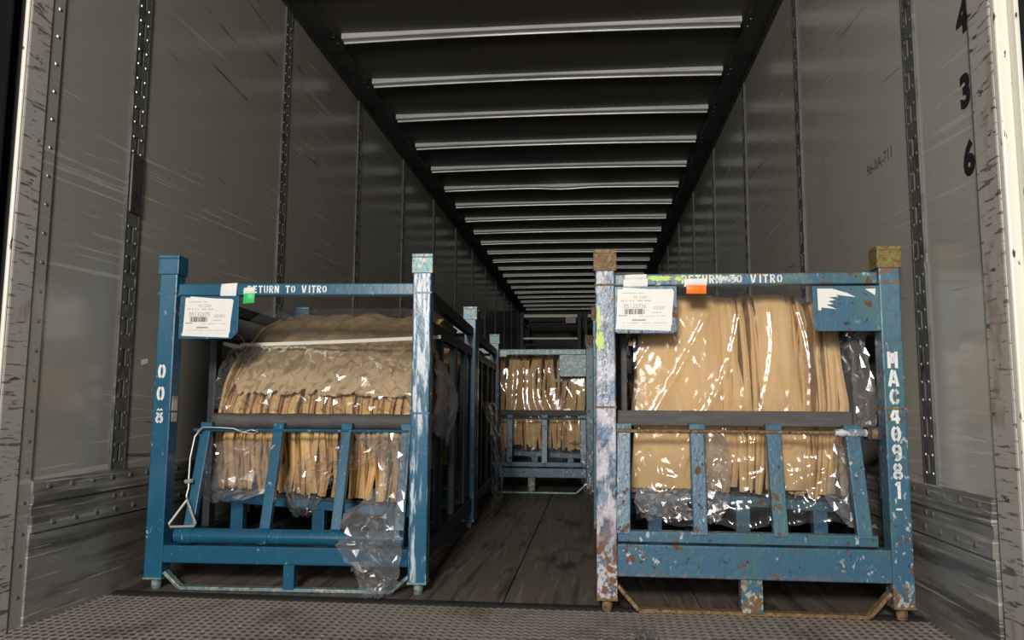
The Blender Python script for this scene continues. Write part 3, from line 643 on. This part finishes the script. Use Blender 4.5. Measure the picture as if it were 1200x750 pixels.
# pack in rack MAC40981: upright edges
pR = thing('paper_pack', (.745, 3.0, .31), 'upright pack of brown kraft paper sheets in the rack stencilled MAC40981', 'paper pack')
PRR = [(2.60, .325), (2.56, .42), (2.535, .62), (2.545, .88), (2.58, .958), (2.68, .972), (3.7, .972)]
sheets(pR, PRR, .52, .955, .013, 21, ('kraft', 'kraft', 'kraft', 'kraft', 'kraft_dark'), lean=.0, wav=.004, jag=.004)
sheets(pR, [(y+.01, z-.025 if z > .9 else z-.01) for y, z in PRR], .93, 1.088, .012, 22, KM, lean=.02, wav=.014, jag=.010)
sheets(pR, [(y+.01, min(z, .93)) for y, z in PRR], .425, .53, .02, 23, ('kraft',), lean=.05, wav=.01, jag=.004)
for k, (xa, xb, sl) in enumerate(((.412, .60, .05), (.55, .70, .02), (.84, .97, -.03))):
    mb = MB()
    def fl_(u, v, xa=xa, xb=xb, sl=sl, k=k):
        z = .34+.62*v; y = prof_at(PRR[:5], v*.98).x
        return Vector((xa+(xb-xa)*u*(1-.25*v)+sl*v+.004*fbm(v*4, u*2, k), y-.014-.012*math.sin(u*3.1)-.006*fbm(u*2.5, v*5, k+3), z))-pR.location
    mb.grid(fl_, 14, 24); mb.build('wrap_sheet', 'kraft', pR, smooth=True)
sb = thing('side_board', (.40, 3.0, .27), 'dark grey foam board beside the upright paper pack', 'board')
MB().box(-.013, -.45, 0, .006, .6, .66).build('board', 'foam_grey', sb, bevel=.003)
sb2 = thing('side_board', (1.131, 3.0, .27), 'grey foam board between the upright paper pack and the numbered wall', 'board')
MB().box(-.008, -.40, 0, .008, .6, .60).build('board', 'foam_grey', sb2, bevel=.003)

# pack in the aisle rack
pM = thing('paper_pack', (-.15, 6.0, .275), 'brown kraft paper pack in the rack standing alone in the aisle', 'paper pack')
PRM = [(5.70, .30), (5.67, .42), (5.66, .62), (5.66, .85), (5.70, .955), (5.80, .975), (6.8, .975)]
sheets(pM, PRM, -.53, .195, .024, 31, KM, lean=.02, wav=.02, jag=.012)
# packs in the racks behind the near ones
pL2 = thing('paper_pack', (-.75, 4.6, .27), 'brown kraft paper pack in the dark rack behind the rack stencilled 008', 'paper pack')
sheets(pL2, [(y+1.50, z) for y, z in PRL], -1.06, -.37, .03, 41, KM, lean=.02, wav=.02, jag=.012, skew=.04)
pR2 = thing('paper_pack', (.75, 4.6, .31), 'brown kraft paper pack in the worn rack behind the rack stencilled MAC40981', 'paper pack')
sheets(pR2, [(y+1.50, z) for y, z in PRR], .41, 1.05, .03, 51, KM, lean=.0, wav=.01, jag=.012)

# ------------------------------------------------------------------ plastic film
def crumple(u, v, s, f1=4., f2=11., a1=.02, a2=.006):
    n1 = abs(noise.noise(Vector((u*f1, v*f1, s)))); n2 = abs(noise.noise(Vector((u*f2, v*f2, s+9)))); n3 = noise.noise(Vector((u*f1*.5, v*f1*.5, s+4)))
    return a1*(.5-n1*2)+a2*(.5-n2*2)+a1*.8*n3
def film(name, fn, nu, nv, m, label, group=None):
    mb = MB(); mb.grid(fn, nu, nv); me = mb.mesh(name); xs = [v.co for v in me.vertices]
    o = link(name, me, m, None, 0, True); c = Vector((sum(v.x for v in xs)/len(xs), sum(v.y for v in xs)/len(xs), min(v.z for v in xs)))
    for v in me.vertices: v.co -= c
    o.location = c; return tag(o, label, 'plastic film', group)
def facet_film(rows, nu, nv, seed, m, amp, label):
    """crumpled sheet: jittered coarse facets; rows = (z, y, x left, x right)"""
    rr = random.Random(seed); mb = MB(); L = len(rows)-1
    for j in range(nv+1):
        for i in range(nu+1):
            u = i/nu+(rr.uniform(-.42, .42)/nu if 0 < i < nu else 0); v = j/nv+(rr.uniform(-.42, .42)/nv if 0 < j < nv else 0)
            f = v*L; k = min(int(f), L-1); t = f-k; z, y, xl, xr = [rows[k][q]+(rows[k+1][q]-rows[k][q])*t for q in range(4)]
            e = .35 if j in (0, nv) else 1
            mb.v.append((xl+(xr-xl)*u+rr.uniform(-.006, .006), y-amp*e*(.5+.9*noise.noise(Vector((u*3.1, v*5.3, seed)))+rr.uniform(-.3, .5)), max(z+rr.uniform(-.008, .008), .003)))
    for j in range(nv):
        for i in range(nu):
            a = j*(nu+1)+i; b, c, d = a+1, a+nu+2, a+nu+1
            mb.f += [(a, b, c), (a, c, d)] if rr.random() < .5 else [(a, b, d), (b, c, d)]
    c = Vector((sum(v[0] for v in mb.v)/len(mb.v), sum(v[1] for v in mb.v)/len(mb.v), min(v[2] for v in mb.v)))
    o = mb.build('plastic_wrap', m, None, origin=c); o.location = c
    md = o.modifiers.new('soften', 'SUBSURF'); md.subdivision_type = 'SIMPLE'; md.levels = md.render_levels = 0
    return tag(o, label, 'plastic film')
# over the sloping pack: top, front, loose hem under the gate
PF1 = [(3.5, 1.012), (3.24, 1.01), (3.03, .948), (2.815, .835)]
def filmL(u, v):
    p = prof_at(PF1, v); hem = 0
    X = -1.055+.755*u+.02*math.sin(v*9+u*3)*hem
    X = X + (-.04*hem if u < .2 else 0)*(1-u*5)
    d = crumple(u*.9, v*1.1, 2, 5+2*hem, 16, .014+.022*hem, .005+.004*hem)
    cr = math.sin(u*21-v*16+4*noise.noise(Vector((u*3, v*3, 6)))); d += .007*math.exp(-cr*cr/.05)*(1 if p.y > .64 else 0)*max(0, noise.noise(Vector((u*4, v*5, 77)))+.4)
    z = p.y+max(d, -.002)*.4
    if hem > 0: z += hem*.10*(noise.noise(Vector((u*4.5, 3.3, 0)))+.15)
    if u > .94: z -= (u-.94)*1.2; 
    X -= .04*(p.x-2.5)+.05*max(0, 1-v/.5)*u
    return (X+.4*d*hem, p.x-.008-max(d, -.006)*.8-(.02 if hem > 0 else 0)*hem, z)
film('plastic_wrap', filmL, 170, 150, 'film_top', 'clear crumpled plastic wrap over the sloping paper pack')
def bagR(u, v):  # bag corner bulging past the post
    a = u*math.pi; z = .50+.26*v; r = .05*math.sin(v*math.pi*.85+.35)
    d = crumple(u, v, 6, 4, 10, .02, .006)
    return (-.235+r*math.sin(a)+d*.5, 2.60+.26*u+d*.3, z-.05*u)
facet_film([(.825, 2.80, -1.05, -.32), (.72, 2.70, -1.05, -.31), (.64, 2.672, -1.055, -.30), (.575, 2.672, -1.055, -.30)], 44, 16, 61, 'film', .013, 'creased clear plastic over the fanned edges of the sloping pack')
film('plastic_wrap', bagR, 40, 40, 'film_bag', 'corner of clear plastic bag bulging out past the scuffed post of the rack stencilled 008')
# bunch hanging over the base beam down to the floor
rows = [(.505, 2.556, -.50, -.315), (.44, 2.545, -.42, -.31), (.36, 2.522, -.385, -.31), (.30, 2.492, -.44, -.31), (.24, 2.446, -.50, -.305), (.19, 2.432, -.475, -.30), (.165, 2.43, -.505, -.295), (.09, 2.436, -.455, -.30), (.06, 2.44, -.44, -.305), (.006, 2.435, -.405, -.345)]
facet_film(rows, 12, 34, 5, 'film_bag', .026, 'crumpled clear plastic hanging over the gate and base beam down to the tread plate')
facet_film([(.475, 2.655, -1.05, -.80), (.43, 2.65, -1.05, -.78), (.37, 2.64, -1.09, -.76), (.31, 2.63, -1.08, -.80), (.265, 2.64, -1.03, -.93)], 16, 13, 8, 'film_bag', .026, 'crumpled plastic hem behind the gate bar beside the pull handle')
facet_film([(.475, 2.655, -.68, -.36), (.42, 2.655, -.70, -.40), (.38, 2.645, -.74, -.52), (.33, 2.62, -.76, -.60), (.27, 2.61, -.74, -.62), (.225, 2.615, -.72, -.66)], 18, 16, 9, 'film', .026, 'crumpled plastic tail hanging between the two middle gate bars of rack 008')
facet_film([(.53, 2.49, .60, .70), (.46, 2.475, .595, .705), (.38, 2.465, .605, .715), (.31, 2.46, .60, .70), (.25, 2.465, .60, .675)], 10, 24, 10, 'film_bag', .020, 'bunched plastic hanging beside the second gate bar of rack MAC40981')
facet_film([(.35, 2.49, .43, .60), (.30, 2.475, .42, .58), (.26, 2.47, .44, .60)], 14, 8, 14, 'film_bag', .018, 'plastic hem sagging under the paper at the lime splashed post')
facet_film([(.50, 2.50, 1.02, 1.10), (.42, 2.485, 1.02, 1.09), (.34, 2.475, .985, 1.09), (.27, 2.47, 1.03, 1.11), (.245, 2.47, 1.05, 1.13)], 8, 20, 17, 'film_bag', .018, 'bunched plastic behind the end gate bar of rack MAC40981')
# film over the upright pack: wide fan folds
PF2 = [(2.66, 1.0), (2.545, .985), (2.515, .90), (2.505, .70), (2.51, .56), (2.52, .45), (2.52, .30), (2.53, .245)]
def filmR(u, v):
    p = prof_at(PF2, v); low = max(0, v-.58)/.42
    X = .425+.655*u+.03*u*v
    fan = math.atan2(X-.80+.25*v, .10+v*.7); sn = math.sin(fan*11+3.0*noise.noise(Vector((u*1.6, v*1.6, 5)))); fold = math.exp(-sn*sn/.035)*(.4+.6*abs(noise.noise(Vector((u*3, v*3, 2)))*2))
    pm = max(0, min(1, 4*(noise.noise(Vector((u*3.2, v*2.2, 31)))-.05)))
    d = .010*fold*min(1, v*3)*(1-low*.5)+crumple(u, v, 15, 3+4*low, 24, .005+.014*low, .0012+.003*low+.0035*pm)
    z = p.y+(.05*noise.noise(Vector((u*5, 1.7, 0)))*low)
    return (X+d*.3, p.x-.012-d*.7, z)
film('plastic_wrap', filmR, 190, 190, 'film', 'clear plastic wrap with fan folds over the upright paper pack')
facet_film([(.955, 2.515, 1.07, 1.085), (.84, 2.500, 1.085, 1.125), (.70, 2.492, 1.085, 1.15), (.60, 2.488, 1.09, 1.165), (.545, 2.488, 1.095, 1.15), (.50, 2.488, 1.10, 1.13)], 6, 26, 19, 'film_bag', .010, 'loose clear plastic flap hanging between the upright pack and the MAC40981 post')
def filmM(u, v):
    P3 = [(5.84, 1.02), (5.64, 1.0), (5.60, .88), (5.588, .62), (5.588, .42), (5.59, .24)]
    p = prof_at(P3, v); fold = abs(math.sin(u*17+5*noise.noise(Vector((u*2, v*2, 9)))))**.6
    d = .014*(1-fold)+crumple(u, v, 25, 4, 12, .010, .004)
    return (-.54+.775*u, p.x-.006-d*.6, p.y+(.06*noise.noise(Vector((u*6, 4, 0))) if v > .9 else 0))
film('plastic_wrap', filmM, 70, 80, 'film', 'clear plastic wrap over the paper pack in the aisle rack')
def filmM2(u, v):
    z = .36-.36*v; d = crumple(u, v, 33, 5, 11, .03, .01); return (.20+.12*u+.03*v+d*.4, 5.455-.05*v-abs(d), max(z, .004))
film('plastic_wrap', filmM2, 24, 40, 'film', 'loose plastic hanging off the corner of the aisle rack')
def filmS(u, v):
    z = .62-.60*v; d = crumple(u, v, 41, 5, 11, .03, .01); return (-.282+.05*math.sin(v*2.5)+abs(d), 4.02+.5*u+.1*v, max(z, .006))
film('plastic_wrap', filmS, 40, 50, 'film_thin', 'loose plastic hanging off the side of the dark rack behind 008')
# scrap of film on the tread plate
def scrap(u, v):
    d = abs(crumple(u, v, 51, 6, 12, .03, .01)); return (.40+.06*u, 2.10+.03*v, .002+d*.7)
film('plastic_scrap', scrap, 14, 10, 'film_bag', 'small crumpled plastic scrap lying on the tread plate')
